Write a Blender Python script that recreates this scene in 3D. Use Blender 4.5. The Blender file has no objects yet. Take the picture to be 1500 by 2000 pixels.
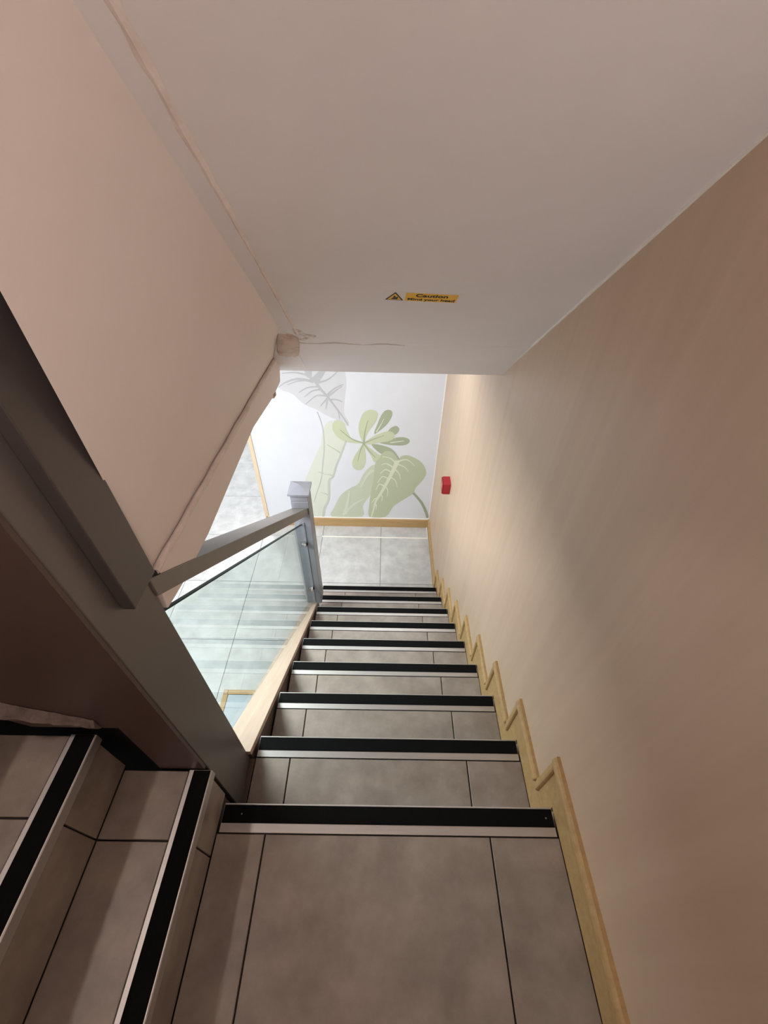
import bpy, bmesh, math, random
from mathutils import Vector, Matrix

random.seed(7)
scene = bpy.context.scene
COL = scene.collection

# ------------------------------------------------------------------ camera
CAM = (-0.0111, -0.3135, 1.4149)
YAW, PITCH, ROLL, FPX = 0.01018, 0.75425, 0.02668, 840.45
cp, sp, cyw, syw = math.cos(PITCH), math.sin(PITCH), math.cos(YAW), math.sin(YAW)
fw = Vector((syw * cp, cyw * cp, -sp))
rt = Vector((cyw, -syw, 0))
up = rt.cross(fw)
rt2 = math.cos(ROLL) * rt + math.sin(ROLL) * up
up2 = -math.sin(ROLL) * rt + math.cos(ROLL) * up
cam_data = bpy.data.cameras.new('camera')
cam_data.sensor_fit = 'VERTICAL'
cam_data.sensor_height = 36.0
cam_data.lens = FPX / 2000 * 36.0
cam_data.clip_start = 0.01
cam = bpy.data.objects.new('camera', cam_data)
M = Matrix((rt2, up2, -fw)).transposed().to_4x4()
M.translation = Vector(CAM)
cam.matrix_world = M
COL.objects.link(cam)
scene.camera = cam

# ------------------------------------------------------------------ world, lamps' light, exposure
world = bpy.data.worlds.new('world')
scene.world = world
world.use_nodes = True
world.node_tree.nodes['Background'].inputs[0].default_value = (1, 0.97, 0.95, 1)
world.node_tree.nodes['Background'].inputs[1].default_value = 0.05
scene.view_settings.view_transform = 'Standard'
scene.view_settings.look = 'None'
scene.view_settings.gamma = 1
scene.view_settings.use_curve_mapping = False
scene.view_settings.exposure = 0.42
HALL_COLOR = (0.96, 0.98, 1.0)
WARM_COLOR = (1.0, 0.85, 0.78)
# (x, y, z, diameter, watts, colour)
HALL_LAMPS = [(0.02, 2.15, 0.585, 0.16, 3.8), (-1.35, 0.95, 0.585, 0.80, 46.0), (-2.1, 2.1, 0.585, 0.36, 4.0),
              (-2.0, 4.4, 0.585, 0.36, 34.0)]
UPPER_LAMP = (-1.5, -0.25, 2.96, 0.20, 8.0)
FILL_GLOBE = (0.31, -0.88, 1.50, 0.06, 13.0)  # unseen fill, added to brighten the soffit and bulkhead
FILL_COLOR = (1.0, 0.92, 0.90)


def area_light(name, loc, size, watts, color):
    d = bpy.data.lights.new(name, 'AREA')
    d.shape = 'DISK'
    d.size = size
    d.energy = watts
    d.color = color
    o = bpy.data.objects.new(name, d)
    o.location = loc
    COL.objects.link(o)
    return o


# ------------------------------------------------------------------ materials
def lin(c):
    return tuple((v / 12.92 if v <= 0.04045 else ((v + 0.055) / 1.055) ** 2.4) for v in (x / 255 for x in c))


MATS = {}


def mat(name, rgb, rough=0.6, metal=0.0, rgb2=None, scale=(6, 6, 6), lo=0.35, hi=0.65, detail=5, bump=0.0,
        bump_scale=60, rand=False, spec=0.5, coat=0.0):
    """procedural principled material: two tones mixed by noise, fine bump; rand offsets the pattern per object"""
    m = bpy.data.materials.new(name)
    m.use_nodes = True
    nt = m.node_tree
    b = nt.nodes['Principled BSDF']
    b.inputs['Roughness'].default_value = rough
    b.inputs['Metallic'].default_value = metal
    b.inputs['Specular IOR Level'].default_value = spec
    b.inputs['Coat Weight'].default_value = coat
    L = nt.links.new
    tc = nt.nodes.new('ShaderNodeTexCoord')
    mp = nt.nodes.new('ShaderNodeMapping')
    mp.inputs['Scale'].default_value = scale
    L(tc.outputs['Object'], mp.inputs['Vector'])
    if rand:
        oi = nt.nodes.new('ShaderNodeObjectInfo')
        mu = nt.nodes.new('ShaderNodeMath')
        mu.operation = 'MULTIPLY'
        mu.inputs[1].default_value = 57.0
        L(oi.outputs['Random'], mu.inputs[0])
        cx = nt.nodes.new('ShaderNodeCombineXYZ')
        L(mu.outputs[0], cx.inputs[0])
        L(mu.outputs[0], cx.inputs[2])
        L(cx.outputs[0], mp.inputs['Location'])
    if rgb2 is not None:
        no = nt.nodes.new('ShaderNodeTexNoise')
        no.inputs['Scale'].default_value = 1.0
        no.inputs['Detail'].default_value = detail
        no.inputs['Roughness'].default_value = 0.62
        L(mp.outputs[0], no.inputs['Vector'])
        rp = nt.nodes.new('ShaderNodeValToRGB')
        rp.color_ramp.elements[0].position = lo
        rp.color_ramp.elements[1].position = hi
        rp.color_ramp.elements[0].color = (*lin(rgb), 1)
        rp.color_ramp.elements[1].color = (*lin(rgb2), 1)
        L(no.outputs['Fac'], rp.inputs[0])
        L(rp.outputs[0], b.inputs['Base Color'])
    else:
        b.inputs['Base Color'].default_value = (*lin(rgb), 1)
    if bump:
        n2 = nt.nodes.new('ShaderNodeTexNoise')
        n2.inputs['Scale'].default_value = bump_scale
        n2.inputs['Detail'].default_value = 3
        L(tc.outputs['Object'], n2.inputs['Vector'])
        bp = nt.nodes.new('ShaderNodeBump')
        bp.inputs['Strength'].default_value = bump
        bp.inputs['Distance'].default_value = 0.002
        L(n2.outputs['Fac'], bp.inputs['Height'])
        L(bp.outputs[0], b.inputs['Normal'])
    MATS[name] = m
    return m


mat('stair_tile', (130, 118, 109), 0.42, 0, (161, 149, 139), (10, 10, 10), 0.32, 0.70, 10, 0.06, 90, True)
mat('hall_tile', (178, 178, 176), 0.40, 0, (205, 205, 203), (10, 10, 10), 0.32, 0.70, 10, 0.05, 90, True)
mat('grout', (52, 46, 44), 0.9)
mat('hall_grout', (112, 112, 112), 0.9)
mat('core', (120, 112, 106), 0.9)
mat('aluminium', (200, 195, 191), 0.46, 0.8, (190, 186, 183), (3, 60, 3), 0.3, 0.7, 3, 0.03, 200)
mat('grip', (11, 11, 12), 0.9, 0, (15, 15, 15), (200, 200, 200), 0.3, 0.7, 2, 0.3, 500, False, 0.12)
mat('trim_wood', (212, 188, 156), 0.5, 0, (222, 200, 170), (30, 30, 4), 0.3, 0.7, 5)
mat('screw', (160, 158, 155), 0.35, 0.9)
mat('wood', (170, 137, 90), 0.5, 0, (187, 155, 106), (5, 5, 60), 0.3, 0.7, 5, 0.06, 60, True)
mat('wood_flat', (170, 137, 90), 0.5, 0, (187, 155, 106), (5, 60, 40), 0.3, 0.7, 5, 0.06, 60, True)
mat('kerb_wood', (180, 157, 140), 0.5, 0, (192, 170, 153), (60, 4, 6), 0.3, 0.7, 5, 0.05, 60)
mat('shaded_wood', (70, 56, 46), 0.55, 0, (88, 70, 58), (30, 5, 5), 0.3, 0.7, 5)  # wood darkened to carry the shade on the side below the kerb
mat('right_wall', (197, 171, 146), 0.45, 0, (207, 183, 158), (2, 14, 0.6), 0.3, 0.72, 4, 0.05, 60)
mat('white_wall', (211, 213, 217), 0.7, 0, (216, 218, 222), (3, 3, 3), 0.3, 0.7, 3, 0.05, 120)
mat('soffit', (226, 220, 218), 0.75, 0, (233, 227, 225), (3, 3, 3), 0.3, 0.7, 4, 0.12, 90)
mat('panel', (236, 224, 217), 0.6, 0, (241, 230, 224), (2, 2, 2), 0.3, 0.7, 4, 0.12, 90)
mat('plaster', (196, 174, 152), 0.85, 0, (150, 122, 98), (30, 30, 30), 0.45, 0.75, 6, 0.8, 60)
mat('patch_paint', (214, 198, 184), 0.8, 0, (178, 158, 140), (24, 24, 24), 0.5, 0.75, 6, 0.6, 60)
mat('stain', (178, 162, 146), 0.8, 0, (228, 222, 219), (34, 34, 34), 0.38, 0.58, 6)
mat('crack', (196, 184, 176), 0.8)
mat('bead_paint', (236, 224, 216), 0.7, 0, (218, 204, 195), (20, 20, 20), 0.4, 0.7, 5, 0.5, 60)
mat('caulk', (240, 236, 228), 0.6)
mat('brown_wall', (76, 58, 53), 0.42, 0, (81, 63, 57), (2, 2, 2), 0.3, 0.7, 3)  # near-even dark brown over the whole wall
mat('grey_metal', (104, 98, 94), 0.38, 0.3, (109, 103, 99), (3, 3, 3), 0.3, 0.7, 3)
mat('post_grey_lit', (128, 129, 135), 0.36, 0.2, (134, 135, 141), (6, 6, 6), 0.3, 0.7, 3)  # same metal as the rail, hall light put into a lighter bluish tone
mat('dark_cladding', (80, 74, 72), 0.38, 0.2, (86, 79, 77), (3, 3, 3), 0.3, 0.7, 3)
mat('mortar', (118, 104, 97), 0.9, 0, (92, 79, 73), (40, 40, 40), 0.4, 0.7, 6, 0.9, 80)
mat('rail_grey', (118, 112, 106), 0.42, 0.3, (124, 118, 112), (6, 6, 6), 0.3, 0.7, 3)
mat('wood_h', (170, 137, 90), 0.5, 0, (187, 155, 106), (5, 60, 60), 0.3, 0.7, 5, 0.06, 60, True)
mat('corner_wood', (186, 156, 128), 0.5)
mat('hall_tile2', (166, 174, 180), 0.40, 0, (180, 188, 194), (4, 4, 4), 0.3, 0.7, 8, 0.05, 90, True)
mat('chrome', (210, 210, 210), 0.15, 1.0)
mat('red_plastic', (158, 30, 40), 0.3, 0, (164, 34, 44), (20, 20, 20), 0.3, 0.7)
mat('pane_pink', (205, 120, 120), 0.3)  # pale pink put in for a highlight on the red cover
mat('red_dark', (130, 14, 24), 0.3)
mat('sign_yellow', (238, 184, 40), 0.5)
mat('sign_black', (24, 20, 18), 0.6)
mat('film', (226, 219, 216), 0.5)
mat('lamp_white', (235, 235, 235), 0.4)
mat('gap_shade', (34, 26, 23), 0.9)  # near-black colour standing in for the shade inside gaps
for n, c in dict(grey1=(216, 216, 217), grey1b=(204, 205, 204), grey2=(190, 190, 191), lime1=(223, 227, 211),
                 lime1b=(203, 208, 192), lime2=(206, 213, 180), sage1=(204, 211, 187), sage1b=(216, 222, 201),
                 sage2=(172, 182, 152), sage3=(194, 202, 170), sage4=(166, 176, 150), cream=(226, 231, 205)).items():
    mat('print_' + n, tuple(v_ * 0.93 for v_ in c), 0.7)


def glass_mat():
    m = bpy.data.materials.new('glass')
    m.use_nodes = True
    nt = m.node_tree
    b = nt.nodes['Principled BSDF']
    nt.nodes.remove(b)
    out = nt.nodes['Material Output']
    tr = nt.nodes.new('ShaderNodeBsdfTransparent')
    tr.inputs[0].default_value = (0.90, 0.955, 0.94, 1)
    gl = nt.nodes.new('ShaderNodeBsdfGlossy')
    gl.inputs['Roughness'].default_value = 0.01
    lw = nt.nodes.new('ShaderNodeLayerWeight')
    lw.inputs['Blend'].default_value = 0.5
    pw = nt.nodes.new('ShaderNodeMath')
    pw.operation = 'POWER'
    pw.inputs[1].default_value = 5.0
    nt.links.new(lw.outputs['Facing'], pw.inputs[0])
    fr = nt.nodes.new('ShaderNodeMath')
    fr.operation = 'MULTIPLY_ADD'
    fr.inputs[1].default_value = 0.957
    fr.inputs[2].default_value = 0.043
    nt.links.new(pw.outputs[0], fr.inputs[0])
    mx = nt.nodes.new('ShaderNodeMixShader')
    nt.links.new(fr.outputs[0], mx.inputs[0])
    nt.links.new(tr.outputs[0], mx.inputs[1])
    nt.links.new(gl.outputs[0], mx.inputs[2])
    nt.links.new(mx.outputs[0], out.inputs[0])
    MATS['glass'] = m
    e = mat('glass_edge', (22, 38, 34), 0.5, spec=0.15)


glass_mat()


def emit_mat(name, color, s):
    m = bpy.data.materials.new(name)
    m.use_nodes = True
    b = m.node_tree.nodes['Principled BSDF']
    b.inputs['Base Color'].default_value = (*color, 1)
    b.inputs['Emission Color'].default_value = (*color, 1)
    b.inputs['Emission Strength'].default_value = s
    MATS[name] = m


emit_mat('lamp_glow_cool', HALL_COLOR, 8)
emit_mat('lamp_glow_warm', WARM_COLOR, 8)
emit_mat('fill_glow', FILL_COLOR, FILL_GLOBE[4] / (4 * math.pi ** 2 * FILL_GLOBE[3] ** 2))


# ------------------------------------------------------------------ helpers
def tag(o, label, cat, group=None, kind=None):
    o['label'] = label
    o['category'] = cat
    if group:
        o['group'] = group
    if kind:
        o['kind'] = kind
    return o


def link(name, me, m, parent=None, loc=(0, 0, 0)):
    o = bpy.data.objects.new(name, me)
    if m is not None and not me.materials:
        me.materials.append(MATS[m])
    COL.objects.link(o)
    o.location = loc
    if parent is not None:
        o.parent = parent
    return o


def empty(name, loc=(0, 0, 0)):
    o = bpy.data.objects.new(name, None)
    o.empty_display_size = 0.1
    o.location = loc
    COL.objects.link(o)
    return o


def mesh(name, v, f):
    me = bpy.data.meshes.new(name)
    me.from_pydata([tuple(x) for x in v], [], f)
    bm = bmesh.new()
    bm.from_mesh(me)
    bmesh.ops.recalc_face_normals(bm, faces=bm.faces)
    bm.to_mesh(me)
    bm.free()
    return me


_tiles = {}


def tile_mesh(sx, sy, sz, c=0.0015, m='stair_tile'):
    """slab sx*sy*sz centred in x and y with its top at z=0, arrises eased by c; mesh data shared by size"""
    key = (round(sx, 4), round(sy, 4), round(sz, 4), m)
    if key in _tiles:
        return _tiles[key]
    v = []
    for z, i in ((-sz, 0), (-c, 0), (0, c)):
        a, b = sx / 2 - i, sy / 2 - i
        v += [(-a, -b, z), (a, -b, z), (a, b, z), (-a, b, z)]
    f = [(3, 2, 1, 0), (8, 9, 10, 11)]
    for k in (0, 4):
        for i in range(4):
            j = (i + 1) % 4
            f.append((k + i, k + j, k + 4 + j, k + 4 + i))
    me = mesh('tile', v, f)
    me.materials.append(MATS[m])
    _tiles[key] = me
    return me


def tile(name, x0, x1, y0, y1, z, parent, th=0.010, m='stair_tile', gap=0.002):
    o = link(name, tile_mesh(x1 - x0 - 2 * gap, y1 - y0 - 2 * gap, th, 0.0012, m), None, parent,
             ((x0 + x1) / 2, (y0 + y1) / 2, z))
    return o


def riser(name, a0, a1, z0, z1, face, parent, axis='y', th=0.010, m='stair_tile', gap=0.002):
    """vertical tile; axis 'y': face looks +Y at y=face spanning x a0..a1; axis 'x': face looks +X, spanning y"""
    w, h = a1 - a0 - 2 * gap, z1 - z0 - 2 * gap
    o = link(name, tile_mesh(w, h, th, 0.0012, m), None, parent)
    ca, cz = (a0 + a1) / 2, (z0 + z1) / 2
    if axis == 'y':
        o.matrix_local = Matrix(((1, 0, 0, ca), (0, 0, 1, face), (0, -1, 0, cz), (0, 0, 0, 1)))
    else:
        o.matrix_local = Matrix(((0, 0, 1, face), (1, 0, 0, ca), (0, 1, 0, cz), (0, 0, 0, 1)))
    return o


def box(name, x0, x1, y0, y1, z0, z1, m, parent=None, bev=0.0):
    bm = bmesh.new()
    bmesh.ops.create_cube(bm, size=1)
    for v in bm.verts:
        v.co = Vector(((x0 + x1) / 2 + v.co.x * (x1 - x0), (y0 + y1) / 2 + v.co.y * (y1 - y0),
                       (z0 + z1) / 2 + v.co.z * (z1 - z0)))
    if bev:
        bmesh.ops.bevel(bm, geom=list(bm.edges), offset=bev, segments=2, affect='EDGES', profile=0.5)
    me = bpy.data.meshes.new(name)
    bm.to_mesh(me)
    bm.free()
    return link(name, me, m, parent)


def prism(name, pts, d, m, parent=None, bev=0.0):
    """closed polygon pts (3-D, planar) extruded by vector d"""
    n = len(pts)
    v = [Vector(p) for p in pts] + [Vector(p) + Vector(d) for p in pts]
    f = [tuple(range(n)), tuple(range(2 * n - 1, n - 1, -1))]
    for i in range(n):
        j = (i + 1) % n
        f.append((i, j, n + j, n + i))
    me = mesh(name, v, f)
    if bev:
        bm = bmesh.new()
        bm.from_mesh(me)
        bmesh.ops.bevel(bm, geom=list(bm.edges), offset=bev, segments=2, affect='EDGES', profile=0.5)
        bm.to_mesh(me)
        bm.free()
    return link(name, me, m, parent)


def hexa(name, a, b, m, parent=None, bev=0.0):
    """solid between two quads a and b (4 points each)"""
    v = [Vector(p) for p in a] + [Vector(p) for p in b]
    f = [(0, 1, 2, 3), (7, 6, 5, 4)] + [(i, (i + 1) % 4, 4 + (i + 1) % 4, 4 + i) for i in range(4)]
    me = mesh(name, v, f)
    if bev:
        bm = bmesh.new()
        bm.from_mesh(me)
        bmesh.ops.bevel(bm, geom=list(bm.edges), offset=bev, segments=2, affect='EDGES', profile=0.5)
        bm.to_mesh(me)
        bm.free()
    return link(name, me, m, parent)


def cyl(name, p, axis, r, h, m, parent=None, seg=20):
    bm = bmesh.new()
    bmesh.ops.create_cone(bm, cap_ends=True, segments=seg, radius1=r, radius2=r, depth=h)
    q = Vector((0, 0, 1)).rotation_difference(Vector(axis))
    for v in bm.verts:
        v.co = q @ v.co + Vector(p)
    me = bpy.data.meshes.new(name)
    bm.to_mesh(me)
    bm.free()
    return link(name, me, m, parent)


def smooth(pts, n=4, closed=True):
    """Catmull-Rom through 2-D points"""
    out = []
    N = len(pts)
    rng = range(N) if closed else range(N - 1)
    for i in rng:
        if closed:
            p0, p1, p2, p3 = pts[i - 1], pts[i], pts[(i + 1) % N], pts[(i + 2) % N]
        else:
            p0, p1, p2, p3 = pts[max(i - 1, 0)], pts[i], pts[i + 1], pts[min(i + 2, N - 1)]
        for k in range(n):
            t = k / n
            out.append(tuple(0.5 * (2 * p1[c] + (p2[c] - p0[c]) * t + (2 * p0[c] - 5 * p1[c] + 4 * p2[c] - p3[c]) * t * t
                                    + (3 * p1[c] - p0[c] - 3 * p2[c] + p3[c]) * t ** 3) for c in (0, 1)))
    if not closed:
        out.append(tuple(pts[-1]))
    return out


# ------------------------------------------------------------------ measured dimensions (metres)
G, R = 0.24526, 0.20116          # going and rise of the lower flight
K = R / G                        # slope of the lower flight and of the soffit
XR = 0.478                       # tread ends at the right-hand skirting
XW = 0.492                       # right-hand wall face
ZF = -9 * R                      # lower hall floor
YM = 2.90                        # mural wall face
ZC = 0.60                        # lower hall ceiling
SA = 1.771                       # soffit: z + K*y = SA


def soff(y):
    return SA - K * y


def xl(y):                       # left-hand ends of the treads (the kerb drifts outwards a little)
    return -0.420 - 0.031 * max(y, 0)


# leaf outlines of the mural print, in wall coordinates (x, z)
MURAL_FILLS = [
 ('pale_leaf', 'grey1', [(-0.829, -0.035), (-0.856, -0.174), (-0.85, -0.26), (-0.756, -0.299), (-0.7, -0.36), (-0.654, -0.401), (-0.568, -0.442), (-0.469, -0.505), (-0.393, -0.541), (-0.31, -0.599), (-0.302, -0.553), (-0.337, -0.465), (-0.325, -0.337), (-0.307, -0.201), (-0.314, -0.085), (-0.324, -0.023)]),
 ('tall_leaf', 'lime1', [(-0.446, -0.542), (-0.494, -0.573), (-0.534, -0.667), (-0.557, -0.78), (-0.608, -0.898), (-0.662, -1.021), (-0.736, -1.188), (-0.771, -1.304), (-0.768, -1.485), (-0.758, -1.692), (-0.606, -1.688), (-0.584, -1.543), (-0.533, -1.437), (-0.531, -1.297), (-0.51, -1.201), (-0.469, -1.144), (-0.445, -1.034), (-0.396, -0.91), (-0.351, -0.775), (-0.336, -0.742), (-0.4, -0.664), (-0.438, -0.587)]),
 ('striped_leaf', 'sage1', [(-0.518, -1.685), (-0.478, -1.54), (-0.416, -1.394), (-0.329, -1.302), (-0.238, -1.241), (-0.192, -1.136), (-0.133, -1.043), (-0.069, -1.01), (-0.082, -1.19), (-0.104, -1.345), (-0.158, -1.448), (-0.195, -1.532), (-0.205, -1.677)]),
 ('dark_leaf', 'sage2', [(-0.084, -0.672), (-0.058, -0.578), (-0.026, -0.487), (0.012, -0.435), (0.057, -0.434), (0.071, -0.47), (0.047, -0.537), (0.002, -0.599)]),
 ('dark_leaf', 'sage2', [(0.036, -0.645), (0.068, -0.598), (0.108, -0.584), (0.135, -0.611), (0.124, -0.651), (0.084, -0.675)]),
 ('dark_leaf', 'sage2', [(-0.036, -0.759), (0.045, -0.732), (0.112, -0.702), (0.18, -0.697), (0.229, -0.72), (0.224, -0.76), (0.17, -0.783), (0.06, -0.781)]),
 ('dark_leaf', 'sage2', [(-0.104, -0.777), (-0.022, -0.783), (0.061, -0.814), (0.112, -0.863), (0.157, -0.948), (0.092, -0.906), (-0.006, -0.886), (-0.077, -0.826)]),
 ('heart_leaf', 'sage3', [(-0.062, -0.953), (-0.027, -0.9), (0.021, -0.848), (0.091, -0.863), (0.143, -0.948), (0.162, -0.904), (0.218, -0.889), (0.29, -0.918), (0.365, -0.977), (0.41, -1.084), (0.381, -1.178), (0.322, -1.275), (0.304, -1.345), (0.202, -1.438), (0.113, -1.524), (0.039, -1.67), (-0.128, -1.675), (-0.127, -1.488), (-0.112, -1.346), (-0.09, -1.19), (-0.08, -1.06)]),
 ('petal_leaf', 'lime2', [(-0.175, -0.767), (-0.268, -0.74), (-0.318, -0.646), (-0.342, -0.569), (-0.393, -0.538), (-0.433, -0.557), (-0.444, -0.626), (-0.415, -0.696), (-0.35, -0.75), (-0.269, -0.769)]),
 ('petal_leaf', 'lime2', [(-0.175, -0.767), (-0.212, -0.675), (-0.217, -0.582), (-0.182, -0.476), (-0.13, -0.434), (-0.078, -0.437), (-0.052, -0.473), (-0.071, -0.548), (-0.111, -0.61), (-0.151, -0.689)]),
 ('petal_leaf', 'lime2', [(-0.175, -0.767), (-0.104, -0.704), (-0.037, -0.662), (0.043, -0.637), (0.091, -0.659), (0.092, -0.707), (0.046, -0.74), (-0.036, -0.759), (-0.118, -0.78)]),
 ('petal_leaf', 'lime2', [(-0.175, -0.767), (-0.222, -0.838), (-0.274, -0.941), (-0.283, -1.02), (-0.248, -1.068), (-0.191, -1.054), (-0.161, -0.973), (-0.163, -0.87)]),
 ('petal_leaf', 'lime2', [(-0.175, -0.767), (-0.118, -0.818), (-0.048, -0.884), (-0.023, -0.909), (-0.076, -0.974), (-0.111, -0.902), (-0.16, -0.819)]),
]
MURAL_STROKES = [
 ('midrib', 'grey2', 0.0264, 0.0066, [(-0.627, -0.03), (-0.613, -0.13), (-0.563, -0.181), (-0.515, -0.259), (-0.463, -0.326), (-0.412, -0.409), (-0.364, -0.48), (-0.309, -0.584)]),
 ('vein', 'grey2', 0.0165, 0.0049, [(-0.614, -0.136), (-0.708, -0.117), (-0.812, -0.127)]),
 ('vein', 'grey2', 0.0231, 0.0049, [(-0.57, -0.191), (-0.691, -0.171), (-0.792, -0.202), (-0.858, -0.247)]),
 ('vein', 'grey2', 0.0115, 0.0049, [(-0.582, -0.181), (-0.693, -0.19), (-0.783, -0.225)]),
 ('vein', 'grey2', 0.0149, 0.0049, [(-0.543, -0.233), (-0.625, -0.245), (-0.698, -0.288)]),
 ('vein', 'grey2', 0.0149, 0.0049, [(-0.514, -0.256), (-0.591, -0.274), (-0.656, -0.328)]),
 ('vein', 'grey2', 0.0165, 0.0049, [(-0.469, -0.315), (-0.557, -0.314), (-0.653, -0.394)]),
 ('vein', 'grey2', 0.0149, 0.0049, [(-0.473, -0.34), (-0.505, -0.376), (-0.533, -0.409)]),
 ('vein', 'grey2', 0.0198, 0.0049, [(-0.47, -0.333), (-0.476, -0.382), (-0.49, -0.435)]),
 ('vein', 'grey2', 0.0396, 0.0049, [(-0.601, -0.155), (-0.585, -0.091), (-0.567, -0.029)]),
 ('vein', 'grey2', 0.0726, 0.0049, [(-0.565, -0.194), (-0.49, -0.102), (-0.425, -0.025)]),
 ('vein', 'grey2', 0.0165, 0.0049, [(-0.547, -0.204), (-0.446, -0.165), (-0.356, -0.084)]),
 ('vein', 'grey2', 0.0149, 0.0049, [(-0.465, -0.301), (-0.402, -0.243), (-0.332, -0.208)]),
 ('vein', 'grey2', 0.0149, 0.0049, [(-0.456, -0.315), (-0.39, -0.259), (-0.341, -0.225)]),
 ('vein', 'grey2', 0.0132, 0.0049, [(-0.446, -0.346), (-0.395, -0.345), (-0.346, -0.365)]),
 ('vein', 'grey2', 0.0099, 0.0049, [(-0.4, -0.423), (-0.383, -0.466), (-0.379, -0.525)]),
 ('leaf_stem', 'grey1b', 0.0083, 0.0083, [(-0.563, -0.463), (-0.539, -0.559), (-0.527, -0.667), (-0.533, -0.829), (-0.56, -1.001), (-0.589, -1.184), (-0.639, -1.34), (-0.683, -1.482)]),
 ('leaf_edge', 'lime1b', 0.0132, 0.0231, [(-0.333, -0.742), (-0.393, -0.91), (-0.44, -1.033), (-0.473, -1.153), (-0.515, -1.21), (-0.533, -1.437), (-0.586, -1.564), (-0.606, -1.688)]),
 ('vein', 'lime1b', 0.0149, 0.0049, [(-0.39, -0.879), (-0.424, -0.851), (-0.503, -0.79)]),
 ('vein', 'lime1b', 0.0149, 0.0049, [(-0.562, -1.118), (-0.583, -1.11), (-0.609, -1.101)]),
 ('vein', 'lime1b', 0.0149, 0.0049, [(-0.481, -1.14), (-0.512, -1.13), (-0.556, -1.127)]),
 ('vein', 'lime1b', 0.0149, 0.0049, [(-0.53, -1.393), (-0.559, -1.373), (-0.606, -1.355)]),
 ('vein', 'sage2', 0.0132, 0.0049, [(-0.175, -0.767), (-0.281, -0.724), (-0.378, -0.635)]),
 ('vein', 'sage2', 0.0132, 0.0049, [(-0.175, -0.767), (-0.165, -0.658), (-0.137, -0.531)]),
 ('vein', 'sage2', 0.0132, 0.0049, [(-0.175, -0.767), (-0.091, -0.723), (0.004, -0.682)]),
 ('vein', 'sage2', 0.0132, 0.0049, [(-0.175, -0.767), (-0.208, -0.854), (-0.235, -0.971)]),
 ('vein', 'sage2', 0.0132, 0.0049, [(-0.175, -0.767), (-0.125, -0.852), (-0.069, -0.922)]),
 ('vein', 'lime1', 0.0099, 0.0049, [(-0.064, -0.647), (-0.031, -0.585), (0.0, -0.516)]),
 ('vein', 'lime1', 0.0099, 0.0049, [(0.06, -0.756), (0.128, -0.743), (0.182, -0.732)]),
 ('stripe', 'sage1b', 0.0429, 0.0099, [(-0.381, -1.644), (-0.343, -1.473), (-0.323, -1.331)]),
 ('stripe', 'sage1b', 0.0297, 0.0099, [(-0.398, -1.656), (-0.29, -1.514), (-0.181, -1.428)]),
 ('stripe', 'sage1b', 0.0363, 0.0099, [(-0.09, -1.06), (-0.148, -1.135), (-0.209, -1.279)]),
 ('midrib', 'cream', 0.0429, 0.0099, [(0.133, -0.952), (0.098, -1.065), (0.057, -1.177), (-0.006, -1.333), (-0.066, -1.466), (-0.089, -1.593), (-0.108, -1.674)]),
 ('vein', 'cream', 0.0165, 0.0049, [(0.123, -0.983), (0.065, -0.924), (-0.006, -0.908)]),
 ('vein', 'cream', 0.0165, 0.0049, [(0.104, -1.037), (0.038, -0.989), (-0.014, -1.001)]),
 ('vein', 'cream', 0.0165, 0.0049, [(0.091, -1.092), (0.025, -1.057), (-0.024, -1.11)]),
 ('vein', 'cream', 0.0165, 0.0049, [(0.06, -1.171), (-0.002, -1.141), (-0.048, -1.223)]),
 ('vein', 'cream', 0.0165, 0.0049, [(0.022, -1.264), (-0.03, -1.236), (-0.062, -1.309)]),
 ('vein', 'cream', 0.0165, 0.0049, [(0.134, -0.962), (0.22, -0.937), (0.296, -1.007)]),
 ('vein', 'cream', 0.0165, 0.0049, [(0.123, -0.987), (0.196, -1.017), (0.243, -1.075)]),
 ('vein', 'cream', 0.0165, 0.0049, [(0.109, -1.046), (0.154, -1.1), (0.17, -1.174)]),
 ('vein', 'cream', 0.0165, 0.0049, [(0.074, -1.144), (0.124, -1.188), (0.143, -1.266)]),
 ('vein', 'cream', 0.0165, 0.0049, [(0.027, -1.263), (0.052, -1.306), (0.051, -1.391)]),
 ('vein', 'cream', 0.0165, 0.0049, [(-0.021, -1.363), (-0.001, -1.393), (-0.004, -1.454)]),
 ('vein', 'cream', 0.0165, 0.0049, [(-0.043, -1.424), (-0.074, -1.425), (-0.107, -1.488)]),
 ('vein', 'cream', 0.0165, 0.0049, [(-0.073, -1.487), (-0.058, -1.518), (-0.06, -1.571)]),
 ('leaf_stem', 'sage4', 0.0231, 0.0264, [(0.303, -1.339), (0.388, -1.454), (0.445, -1.579), (0.475, -1.672)]),
]
# ------------------------------------------------------------------ setting: walls, floor, ceilings
def struct(o, label, cat):
    return tag(o, label, cat, kind='structure')


struct(box('wall_right', XW, XW + 0.12, -1.3, 3.05, ZF - 0.02, 3.05, 'right_wall'),
       'pale wood-effect wall along the right side of the stairs', 'wall')
struct(box('wall_far', -1.18, XW, YM, YM + 0.15, ZF - 0.02, ZC, 'white_wall'),
       'white end wall at the foot of the stairs carrying the leaf mural', 'wall')
struct(box('wall_back', -3.0, XW, -1.42, -1.3, -0.4, 3.05, 'panel'), 'cream wall behind the stair landing', 'wall')
struct(box('wall_hall_left', -3.5, -3.38, 0.16, 6.3, ZF - 0.02, ZC, 'white_wall'), 'white left wall of the lower hall', 'wall')
struct(box('wall_hall_far', -3.5, XW, 6.3, 6.42, ZF - 0.02, ZC, 'white_wall'), 'white far wall of the lower hall', 'wall')
struct(box('wall_hall_near', -3.38, -0.56, 0.16, 0.24, ZF - 0.02, ZC - 0.01, 'white_wall'),
       'white wall closing the lower hall under the upper steps', 'wall')
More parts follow.
